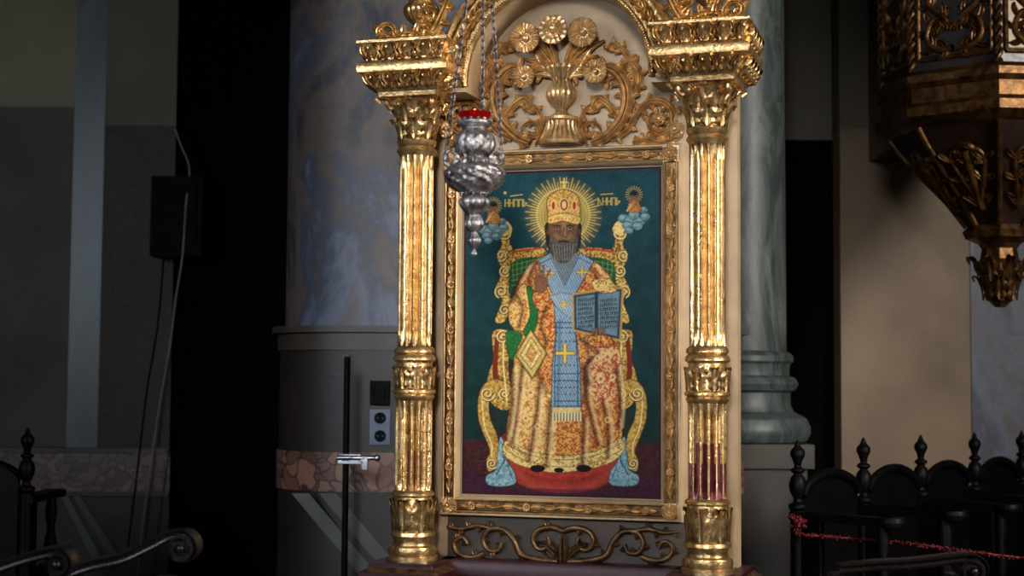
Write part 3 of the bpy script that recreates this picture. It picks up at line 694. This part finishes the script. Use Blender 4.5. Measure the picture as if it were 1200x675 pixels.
# ================================================================= HANGING LAMP
LY=-1.0; lp=W(556,200,LY); lz=lambda p:W(556,p,LY).z; ls=5/F
lamp=empty('hanging_oil_lamp',Matrix.Translation((lp.x,LY,0)))
mb=MB()
pr=[(2,300),(3.5,297),(2,293),(5,288),(8,282),(5,276),(4,272),(9,268),(11,262),(9,256),(8,252),(13,246),(17,238),(15,232),(12,228),(20,224),(30,216),(33,207),(32,199),(24,192),(17,188),(15,184),(20,180),(23,170),(21,160),(16,153),(15,150),(19,147),(20,143),(18,141)]
pr=[(r*ls,lz(p)) for r,p in pr]; pr=cr(pr,4)
def lm(a,z,r):
    k=1
    if lz(230)<z<lz(190): k=1+.10*abs(math.sin(5*a+8*(z-lz(230))*12))+.04*math.sin(17*a)*math.sin(z*500)
    elif lz(182)<z<lz(154): k=1+.09*abs(math.sin(6*a))+.04*math.sin(z*700)*math.sin(14*a)
    elif z<lz(232): k=1+.12*abs(math.sin(5*a))
    return r*k
mb.lathe([tuple(q) for q in pr],0,0,96,lm)
rim=lz(141)
for i in range(14):
    a=2*pi*i/14; mb.ball((19*ls*math.cos(a),19*ls*math.sin(a),rim),.006,n=8)
for i in range(12):
    a=2*pi*i/12; mb.ball((32*ls*math.cos(a),32*ls*math.sin(a),lz(205)),.013,1,1,1.2,n=8)
    mb.ball((22*ls*math.cos(a+.2),22*ls*math.sin(a+.2),lz(168)),.010,1,1,1.3,n=8)
    cyl_leaf(mb,0,0,a,lz(200),lz(184)-lz(200),26*ls,-.012,.012,-.5)
    cyl_leaf(mb,0,0,a,lz(230),lz(216)-lz(230),14*ls,.02,.014,.5)
apex=Vector((W(567,-150,LY).x-lp.x,0,lz(-150)))
hooks=[]
for a in (pi*1.03,-.35,pi*.42):
    e=Vector((math.cos(a),math.sin(a),0)); h0=Vector((0,0,lz(196)))
    mb.tube([h0+e*(28*ls),h0+e*(35*ls)+Vector((0,0,.012)),h0+e*(35*ls)+Vector((0,0,.04)),h0+e*(30*ls)+Vector((0,0,.055)),h0+e*(24*ls)+Vector((0,0,.045))],.006,8)
    mb.ball(h0+e*(34*ls)+Vector((0,0,.03)),.012,1,1,1.5,n=8)
    hooks.append(h0+e*(34*ls)+Vector((0,0,.05)))
mb.obj('silver_body',SILVER,lamp,angle=60)
ch=MB()
def chain(a,b,L=.024):
    a=Vector(a);b=Vector(b); n=int((b-a).length/L); t=(b-a).normalized(); o=t.orthogonal().normalized(); o2=t.cross(o)
    for i in range(n):
        c=a+t*(L*(i+.5)); s_=o if i%2 else o2
        ch.tube([c+t*(math.cos(q*pi/4)*L*.66)+s_*(math.sin(q*pi/4)*.007) for q in range(8)],.0018,5,closed=True)
for h in hooks: chain(h,apex)
chain(apex,(apex.x,0,5.0),.03)
ch.ball(apex,.015)
ch.obj('chains',CHAINM,lamp)
m,nt,b=newmat('red_glass'); b.inputs['Base Color'].default_value=(.25,.002,.002,1); b.inputs['Roughness'].default_value=.08; b.inputs['Transmission Weight'].default_value=.5
b.inputs['Emission Color'].default_value=(1,.02,.01,1); b.inputs['Emission Strength'].default_value=.02
mb=MB(); mb.lathe([(16*ls,rim-.002),(17*ls,rim+.006),(18*ls,rim+.022),(18.5*ls,rim+.026),(16.5*ls,rim+.026),(15*ls,rim+.01)],0,0,96,lambda a,z,r:r*(1+.07*math.sin(12*a))); mb.obj('red_glass_cup',m,lamp)
m2,nt,b=newmat('flame'); b.inputs['Emission Color'].default_value=(1,.22,.06,1); b.inputs['Emission Strength'].default_value=4; b.inputs['Base Color'].default_value=(1,.2,.1,1)
mb=MB(); mb.ball((0,0,rim+.028),.006,1,1,1.8); mb.obj('flame',m2,lamp)
# ================================================================= ROOM SHELL
def wbox(name,a,b,mat,bevel=0,parent=None):
    mb=MB(); mb.box(a,b); return mb.obj(name,mat,parent,False,bevel)
YB=3.2
RX0,RX1,RY0,RY1,H=-5.2,5.2,-9.5,YB+.2,5.0
wbox('floor',(RX0,RY0,-.1),(RX1,RY1,0),FLOORM)
wbox('ceiling',(RX0,RY0,H),(RX1,RY1,H+.1),BROWNP)
wbox('wall_left',(RX0-.1,RY0,0),(RX0,RY1,H),BROWNP)
wbox('wall_right',(RX1,RY0,0),(RX1+.1,RY1,H),BROWNP)
wbox('wall_front',(RX0,RY0-.1,0),(RX1,RY0,H),BROWNP)
def Xp(px,py,y): return W(px,py,y).x
def Zp(px,py,y): return W(px,py,y).z
zsplit=Zp(40,125,YB)
mb=MB(); mb.box((RX0,YB,0),(RX1,YB+.2,zsplit)); mb.cur=1; mb.box((RX0,YB,zsplit),(RX1,YB+.2,H)); mb.obj('wall_back',[STONE,CREAMW],None,False)
y1=YB-.06
wbox('trim_1',(Xp(83,300,y1),y1,0),(Xp(119,300,y1),YB,H),GREENM)
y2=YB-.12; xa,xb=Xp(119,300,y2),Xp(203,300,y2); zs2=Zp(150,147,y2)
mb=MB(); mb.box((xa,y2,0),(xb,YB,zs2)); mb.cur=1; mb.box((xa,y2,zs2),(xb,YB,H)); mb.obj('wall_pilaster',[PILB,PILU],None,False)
y3=YB-.14
zt1,zt0=Zp(100,530,y3),Zp(100,576,y3)
wbox('trim_2',(RX0,y3,zt0),(xb+.01,YB-.01,zt1),BREC)
wbox('trim_3',(RX0,y3-.02,zt1),(xb+.01,YB-.01,zt1+.025),GREYB,.004)
wbox('trim_4',(RX0,y3-.02,zt0-.025),(xb+.01,YB-.01,zt0),BROWNP,.004)
wbox('baseboard_back',(RX0,y3,0),(xb+.01,YB-.01,zt0-.03),PILB)
mb=MB()
for a in ((72,580,96,640),(86,580,118,640)):
    p=[W(a[0],a[1],y3),W(a[0]+8,a[1],y3),W(a[2]+24,a[3]+14,y3),W(a[2]+12,a[3]+14,y3)]
    mb.prism([v+Vector((0,-.012,0)) for v in p],(0,.014,0))
mb.obj('trim_5',GREYB,None,False)
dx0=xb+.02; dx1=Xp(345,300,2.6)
shade_panel=MB(); shade_panel.box((dx0,3.1,0),(dx1,YB-.01,4.98))  # black panels added to paint the shaded recess left of the pier
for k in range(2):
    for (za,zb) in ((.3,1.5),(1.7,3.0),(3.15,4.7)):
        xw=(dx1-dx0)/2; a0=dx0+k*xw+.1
        shade_panel.box((a0,3.09,za),(a0+xw-.2,3.1,zb))
shade_panel.obj('shade_panel_1',NEARB,None,False,.01)
# pier behind shrine (rounded left corner)
PY=1.15
px0=Xp(322,300,PY); px1=Xp(862,300,PY)
def pier(z0,z1,mat,name,out=0.,par=None):
    mb=MB(); r=.40
    pts=[]
    for i in range(13):
        a=pi+ (pi/2)*i/12; pts.append((px0-out+r+r*math.cos(a),PY-out+r+r*math.sin(a)))
    pts+=[(px1+out,PY-out),(px1+out,YB-.02),(px0-out,YB-.02)]
    mb.prism([(x,y,z0) for x,y in pts],(0,0,z1-z0)); return mb.obj(name,mat,par,True,0,angle=25)
pr_=empty('marble_pier')
zl=Zp(430,382,PY); zm=Zp(400,410,PY); zb1=Zp(400,530,PY); zb0=Zp(400,576,PY)
pier(zl,H,BLUEM,'marble_shaft',0,pr_); pier(zm,zl-.03,DADO,'ledge_base',.03,pr_); pier(zl-.03,zl,DADO,'ledge_top',.055,pr_)
pier(zb1,zm,DKST,'dado',.02,pr_); pier(zb0,zb1,BREC,'breccia_band',.03,pr_); pier(0,zb0,DKST,'pier_base',.02,pr_)
mb=MB(); yp=PY-.02
a=W(300,420,yp); b=W(404,526,yp)
a.x=px0+.36
mb.box((a.x,yp-.025,b.z),(b.x,yp,a.z)); mb.box((a.x-.0,yp-.04,a.z),(b.x+.02,yp,a.z+.02)); mb.box((b.x,yp-.04,b.z),(b.x+.02,yp,a.z))
mb.obj('dado_panel',DADO,pr_,False,.005)
mb=MB()
for o in (12,44):
    p=[W(330+o,578,yp),W(350+o,578,yp),W(446+o,690,yp),W(424+o,690,yp)]
    mb.prism([v+Vector((0,-.012,0)) for v in p],(0,.012,0))
mb.obj('chevron_inlay',GREYB,pr_,False)
# round column on the right
CYc=1.9; cxr=Xp(862,300,CYc)
colm=MB(); rc=Xp(920,250,CYc)-cxr; zz=lambda p:Zp(900,p,CYc)
colm.lathe([(rc*.96,H-.01),(rc,zz(380)),(rc*1.0,zz(412)),(rc+.02,zz(414)),(rc+.035,zz(418)),(rc+.035,zz(424)),(rc+.02,zz(427)),(rc+.015,zz(432)),(rc+.015,zz(440)),(rc+.045,zz(443)),(rc+.06,zz(450)),(rc+.045,zz(457)),(rc+.02,zz(460)),(rc+.02,zz(474)),(rc+.035,zz(482)),(rc+.07,zz(486)),(rc+.10,zz(490)),(rc+.12,zz(500)),(rc+.12,zz(508)),(rc+.10,zz(516)),(rc+.08,zz(518))][::-1],cxr,CYc,64)
w=rc+.08
colm.cur=1; colm.box((cxr-w,CYc-w,zz(545)),(cxr+w,CYc+w,zz(518))); colm.box((cxr-w+.03,CYc-w+.03,0),(cxr+w-.03,CYc+w-.03,zz(545)))
colm.obj('marble_column',[COLM,DADO],None,True,angle=30)
y4=2.95; xa,xb2=Xp(985,300,y4),Xp(1136,300,y4); zs4=Zp(1050,150,y4)
mb=MB(); mb.box((xa,y4,0),(xb2,YB,zs4)); mb.cur=1; mb.box((xa,y4,zs4),(xb2,YB,H)); mb.obj('wall_pilaster.001',[BEIGE,STONE],None,False)
wbox('trim_6',(xb2+.02,y4+.05,0),(RX1,YB,H),BLUEM)
mb=MB(); mb.box((Xp(905,300,3.1),3.1,0),(xa-.01,YB-.005,zs4-.05)); mb.box((Xp(925,300,3.08),3.085,.2),(xa-.1,3.1,zs4-.3)); mb.obj('shade_panel_2',NEARB,None,False,.01)  # black panels paint the shadow of column and shrine on the wall
wbox('trim_7',(Xp(905,300,3.1),3.12,zs4-.05),(xa-.01,YB-.005,H),STONE)
# ================================================================= PULPIT
PYY=1.5; pc=W(1170,200,PYY); K2=7.5/F
pul=empty('pulpit',Matrix.Translation((pc.x,PYY,0)))
pz=lambda p:Zp(1170,p,PYY)
ph=pi/8+.10
prf=[(6,360,1),(14,352,1),(10,340,1),(16,328,1),(28,318,1),(30,310,1),(22,304,1),(20,292,1),(24,286,1),(38,280,1),(42,272,1),(36,266,0),(60,235,0),(88,205,0),(112,178,0),(124,160,1),(134,156,1),(142,150,1),(142,140,1),(134,134,1),(134,118,1),(140,112,1),(140,104,1),(132,98,0),(132,-120,1),(140,-126,1),(150,-135,1),(150,-150,1)]
mb=MB()
mb.lathe([(r*K2,pz(p)) for r,p,_ in prf],0,0,8,phase=ph,mf=lambda i,j:prf[i][2])
def corner(j,r,p): a=ph+2*pi*j/8; return Vector((r*K2*math.cos(a),r*K2*math.sin(a),pz(p)))
mb.cur=1
for j in range(8):
    mb.tube([corner(j,r,p) for r,p in ((37,266),(60,235),(88,205),(112,178),(125,160))],.014,8)
    t=[corner(j,133,98-i*3) for i in range(60)]
    for q in (0,pi): mb.tube([v+Vector((math.cos(i*.8+q)*.012,math.sin(i*.8+q)*.012,0)) for i,v in enumerate(t)],.010,6)
mb.box((-.3,.2,pz(140)),(.3,1.44,pz(-150)))
def facet(j,r0,p0,r1,p1):
    a=corner(j,r0,p0);b=corner(j+1,r0,p0);c=corner(j,r1,p1);d=corner(j+1,r1,p1)
    n=(b-a).cross(c-a).normalized()
    mid=(a+b+c+d)/4
    if n.dot(Vector((mid.x,mid.y,0)))<0: n=-n
    return (lambda u,v,o=.0:(a.lerp(b,u)).lerp(c.lerp(d,u),v)+n*o),n
def fsc(f,n,pts,r0,r1,nl=0):
    p=cr([tuple(f(u,v,.004)) for u,v in pts],6); sweep(mb,p,n,lambda s:r0+(r1-r0)*s,lambda s:(r0+(r1-r0)*s)*1.2,HALF)
    k=len(p)
    for q in range(nl):
        i=int((q+.5)/nl*(k-2)); a=Vector(p[i]); t=(Vector(p[i+1])-a).normalized()
        for s0 in (1,-1):
            s_=t.cross(n)*s0
            pts2=[a+(t*(x*.7)+s_*(.7*math.sin(x*1.4)))*.07 for x in (0,.2,.4,.6,.8,1)]
            sweep(mb,pts2,n,lambda s:.018*math.sin(pi*(.1+.85*s)),lambda s:.016,LEAF)
for j in (3,4,5,6):
    f,n=facet(j,112,178,42,260)
    for sg in (-1,1):
        g=lambda u,v:(.5+sg*u,v)
        fsc(f,n,[g(*p) for p in [(.0,.85),(.12,.62),(.22,.42),(.26,.2),(.15,.1),(.06,.2),(.12,.3)]],.015,.008,5)
    fsc(f,n,[(.5,.85),(.5,.5),(.5,.1)],.016,.022,4)
    f,n=facet(j,132,92,132,-100)
    for sg in (-1,1):
        g=lambda u,v:(.5+sg*u,v)
        fsc(f,n,[g(*p) for p in [(.02,.08),(.2,.08),(.32,.15),(.25,.25),(.1,.25),(.08,.18)]],.02,.008,6)
        fsc(f,n,[g(*p) for p in [(.08,.25),(.3,.35),(.32,.5),(.15,.55),(.1,.45)]],.02,.008,6)
    for u0,v0,u1,v1 in ((.08,.03,.92,.03),(.92,.03,.92,.97),(.92,.97,.08,.97),(.08,.97,.08,.03)):
        sweep(mb,[f(u0+(u1-u0)*i/4,v0+(v1-v0)*i/4,.003) for i in range(5)],n,lambda s:.012,lambda s:.014,HALF)
for i in range(8):
    a=ph+2*pi*i/8; cyl_leaf(mb,0,0,a,pz(352),pz(322)-pz(352),18*K2,.03,.035,1)
    cyl_leaf(mb,0,0,a+.4,pz(330),pz(300)-pz(330),24*K2,.035,.035,1)
mb.obj('body',[PANELB,DGOLD],pul,True,angle=30)
mb=MB()
f,n=facet(5,132.5,90,132.5,-100)
mb.prism([f(.1,.04,.001),f(.9,.04,.001),f(.9,.96,.001),f(.1,.96,.001)],n*.002); mb.obj('cream_panel',CREAM,pul,False)
# ================================================================= CHOIR STALLS
def finial(mb,x,y,z0,z1,s=1.):
    pr=[(.032,z0),(.032,z1-.30),(.04,z1-.29),(.04,z1-.275),(.02,z1-.265),(.018,z1-.25),(.034,z1-.22),(.038,z1-.19),(.03,z1-.16),(.016,z1-.145),(.03,z1-.135),(.03,z1-.125),(.014,z1-.115),(.02,z1-.09),(.032,z1-.065),(.030,z1-.045),(.015,z1-.03),(.012,z1-.02),(.006,z1-.006),(.002,z1)]
    mb.lathe([(r*s,z) for r,z in pr],x,y,20)
def stall(M,top=1.27,wd=.55):
    e=empty('choir_stall',M); mb=MB()
    for x in (-wd/2,): finial(mb,x,0,0,top)
    pts=[(-wd/2+.03,0,.45)]+[(-wd/2+.03+(wd-.06)*t,0,top-.24+.09*math.sin(pi*t)**.6) for t in [i/16 for i in range(17)]]+[(wd/2-.03,0,.45)]
    mb.prism(pts,(0,.025,0))
    sweep(mb,[(p[0],-.004,p[2]) for p in pts[1:-1]],NF,lambda s:.022,lambda s:.02,HALF)
    for x in (-wd/2,wd/2-.0001):
        mb.box((x-.018,-.42,0),(x+.018,.02,.62)); mb.box((x-.018,-.12,.62),(x+.018,.02,.95))
        mb.box((x-.04,-.44,.93),(x+.04,.02,.965)); mb.lathe([(.055,.93),(.06,.947),(.055,.965)],x,-.44,20); mb.lathe([(.02,.62),(.032,.7),(.018,.78),(.03,.86),(.02,.93)],x,-.40,14)
    mb.box((-wd/2+.02,-.42,.43),(wd/2-.02,0,.46)); mb.box((-wd/2+.02,-.02,0),(wd/2-.02,0,.45))
    mb.obj('stall_frame',DARKW,e,True,.003,angle=35); return e
row=[(933,6.6),(1010,7.0),(1077,7.42),(1140,7.85),(1195,8.3)]
for px,D in row:
    x=(px-600)/F*D
    ang=math.atan2(.42,.38)
    off=Vector((math.cos(ang),math.sin(ang)))*.28
    stall(Matrix.Translation((x+off.x,D-6+off.y,0))@Matrix.Rotation(ang,4,'Z'),1.27,.54)
x=(36-600)/F*7.2
stall(Matrix.Translation((x-.27,1.2,0))@Matrix.Rotation(pi,4,'Z'),1.28,.54)
# ================================================================= FOREGROUND BENCHES WITH SCROLL ARMS
RAIL=[(-1,0),(-1,.92),(-.75,1),(-.55,.82),(-.2,.78),(.2,.78),(.55,.82),(.75,1),(1,.92),(1,0)]
def bench(name,tr,cxy,r0,y,depth,w0,dirn):
    e=empty(name); mb=MB()
    sp=spiral(cxy[0],cxy[1],r0,1.5,-pi/2,1.9*dirn,20)
    pts=[W(px,py,y) for px,py in cr(tr,8)[:-1]+sp]
    k=len(cr(tr,8)); n=len(pts)
    wf=lambda s:w0 if s<k/n else w0*(1-.72*(s-k/n)/(1-k/n))
    pts=[p+Vector((0,depth,0)) for p in pts]
    sweep(mb,pts,NF,wf,lambda s:depth,RAIL)
    c=W(cxy[0],cxy[1],y)
    rr=r0*(y+6)/F
    disc=[c+Vector((rr*.95*math.cos(a),.006,rr*.95*math.sin(a))) for a in [2*pi*i/28 for i in range(28)]]
    mb.prism(disc,(0,depth-.008,0)); mb.ball(c+Vector((0,-.002,0)),.012,1,.7,1)
    a0=W(tr[0][0],tr[0][1],y)
    xs=sorted([a0.x,c.x])
    for xx in (a0.x,c.x-.05*(1 if c.x>a0.x else -1)):
        zt_=min(a0.z,c.z)-.01
        mb.lathe([(.035,0),(.035,.42),(.045,.44),(.03,.48),(.022,.55),(.04,.66),(.03,.75),(.022,.8),(.034,zt_-.03),(.034,zt_)],xx,y+depth/2,18)
    mb.box((xs[0],y+.01,.12),(xs[1]-.05,y+depth-.01,.46)); mb.box((xs[0],y,.44),(xs[1]-.03,y+.5,.48)); mb.box((xs[0],y+.48,0),(xs[1]-.03,y+.5,.80))
    mb.obj('scroll_arm_frame',BROWNW,e,True,0,angle=35)
bench('wooden_bench',[(-60,690),(-20,672),(20,658),(50,650),(66,648)],(66,662),14,-1.6,.09,.016,1)
bench('wooden_bench.001',[(80,672),(105,664),(140,656),(175,640),(195,630),(211,628)],(211,643),16,-1.1,.09,.018,1)
bench('wooden_bench.002',[(985,668),(1030,664),(1070,662),(1105,658),(1130,655),(1142,654)],(1142,670),15,-.9,.09,.015,1)
# ================================================================= SMALL THINGS
mb=MB()
path=cr([tuple(W(*p)) for p in ((926,604,.35),(940,612,.35),(936,625,.35),(985,630,.4),(1040,634,.4),(1090,640,.35),(1150,648,.3),(1215,656,.3))],14)
mb.tube(path,.004,6)
for p in path:
    for _ in range(4):
        v=Vector(p)+Vector([random.uniform(-.008,.008) for _ in range(3)]); mb.ball(v,random.uniform(.003,.006),n=6)
bc=W(937,612,.35)
for _ in range(40): mb.ball(bc+Vector([random.gauss(0,.016) for _ in range(3)]),random.uniform(.005,.010),n=6)
mb.obj('red_garland',REDT)
sp=empty('loudspeaker'); mb=MB(); ys=y2-.2
a=W(165,206,ys); b=W(236,300,ys)
mb.box((a.x+.06,ys,b.z),(b.x,y2-.03,a.z)); mb.box((a.x+.2,y2-.05,(a.z+b.z)/2-.05),(a.x+.3,y2,(a.z+b.z)/2+.05)); mb.box((a.x+.09,ys-.008,b.z+.04),(b.x-.03,ys,a.z-.04)); mb.obj('cabinet',BLACK,sp,False,.02)
mb=MB(); yc=ys+.02
mb.tube(cr([tuple(W(*p)) for p in ((205,150,yc),(212,170,yc),(222,198,yc),(218,240,ys-.01),(214,300,ys-.01),(206,350,yc),(200,400,yc),(188,470,yc),(175,560,yc),(165,634,yc),(160,700,yc))],8),.006,8)
mb.obj('white_cable',WHITEC,sp)
mb=MB(); mb.tube(cr([tuple(W(*p)) for p in ((192,300,yc),(185,380,yc),(172,460,yc),(160,560,yc),(150,640,yc))],8),.006,8); mb.obj('black_cable',BLACK,sp)
yq=PY-.022
mb=MB(); a=W(434,480,yq);b=W(457,521,yq); mb.box((a.x,yq-.018,b.z),(b.x,yq,a.z))
for p in (490,511):
    c=W(445.5,p,yq-.018); R=.030
    for mi,rs in ((0,((R+.004,0),(R+.004,.006),(R-.002,.006),(R-.004,.001))),(1,((R-.004,.001),(.001,.0008)))):
        mb.cur=mi
        mb.grid([[c+Vector((r*math.cos(t),-o,r*math.sin(t))) for t in [2*pi*i/24 for i in range(24)]] for r,o in rs],cu=True)
    mb.cur=0
    for dx in (-.012,.012): mb.ball(c+Vector((dx,-.002,0)),.004,n=8)
mb.obj('wall_socket',[PLATE,BLACK],None,True,.0)
mb=MB(); a=W(434,446,yq);b=W(457,474,yq); mb.box((a.x,yq-.03,b.z),(b.x,yq-.001,a.z)); mb.box((a.x+.02,yq-.042,b.z+.03),(b.x-.02,yq-.03,a.z-.03)); mb.obj('light_switch',BLACK,None,False,.006)
mp=empty('metal_stand'); mb=MB(); ym=.75
t=W(407,418,ym)
mb.lathe([(.16,0),(.16,.02),(.03,.04),(.014,.06),(.014,t.z-.01),(.010,t.z)],t.x,ym,20); mb.obj('post',BLACK,mp)
mb=MB(); a=W(396,532,ym-.02); b=W(437,546,ym-.02)
mb.box((a.x,ym-.035,b.z+.01),(b.x-.05,ym+.02,a.z)); mb.tube([(a.x-.0,ym-.04,(a.z+b.z)/2+.01),(b.x+.02,ym-.04,(a.z+b.z)/2+.01)],.010,12); mb.box((b.x-.05,ym-.05,b.z-.015),(b.x-.02,ym-.02,a.z-.01)); mb.ball((b.x+.02,ym-.04,(a.z+b.z)/2+.01),.016)
mb.obj('clamp',METAL,mp,True,.003)
# ================================================================= LIGHT
def area(name,loc,tgt,size,sy,power,colr,spread=180):
    l=bpy.data.lights.new(name,'AREA'); l.shape='RECTANGLE'; l.size=size; l.size_y=sy; l.energy=power; l.color=colr; l.spread=math.radians(spread)
    o=bpy.data.objects.new(name,l); sc.collection.objects.link(o); o.location=loc
    o.rotation_euler=(Vector(tgt)-Vector(loc)).to_track_quat('-Z','Y').to_euler(); return o
area('window_light_right',(4.9,-3.6,3.4),(.2,0,1.9),.8,1.8,165,(1,.95,.88),120)
area('window_light_left',(-4.9,-5.5,3.0),(-.2,.5,1.9),.8,2.0,52,(.74,.86,1),110)
area('shrine_fill_beam',(-.9,-9.2,3.6),(.2,0,2.0),1.0,1.4,13,(.95,.96,1),24)  # added narrow beam to brighten the shrine, no real window
w=bpy.data.worlds.new('world'); sc.world=w; w.use_nodes=True; w.node_tree.nodes['Background'].inputs[0].default_value=(.05,.06,.08,1); w.node_tree.nodes['Background'].inputs[1].default_value=.3
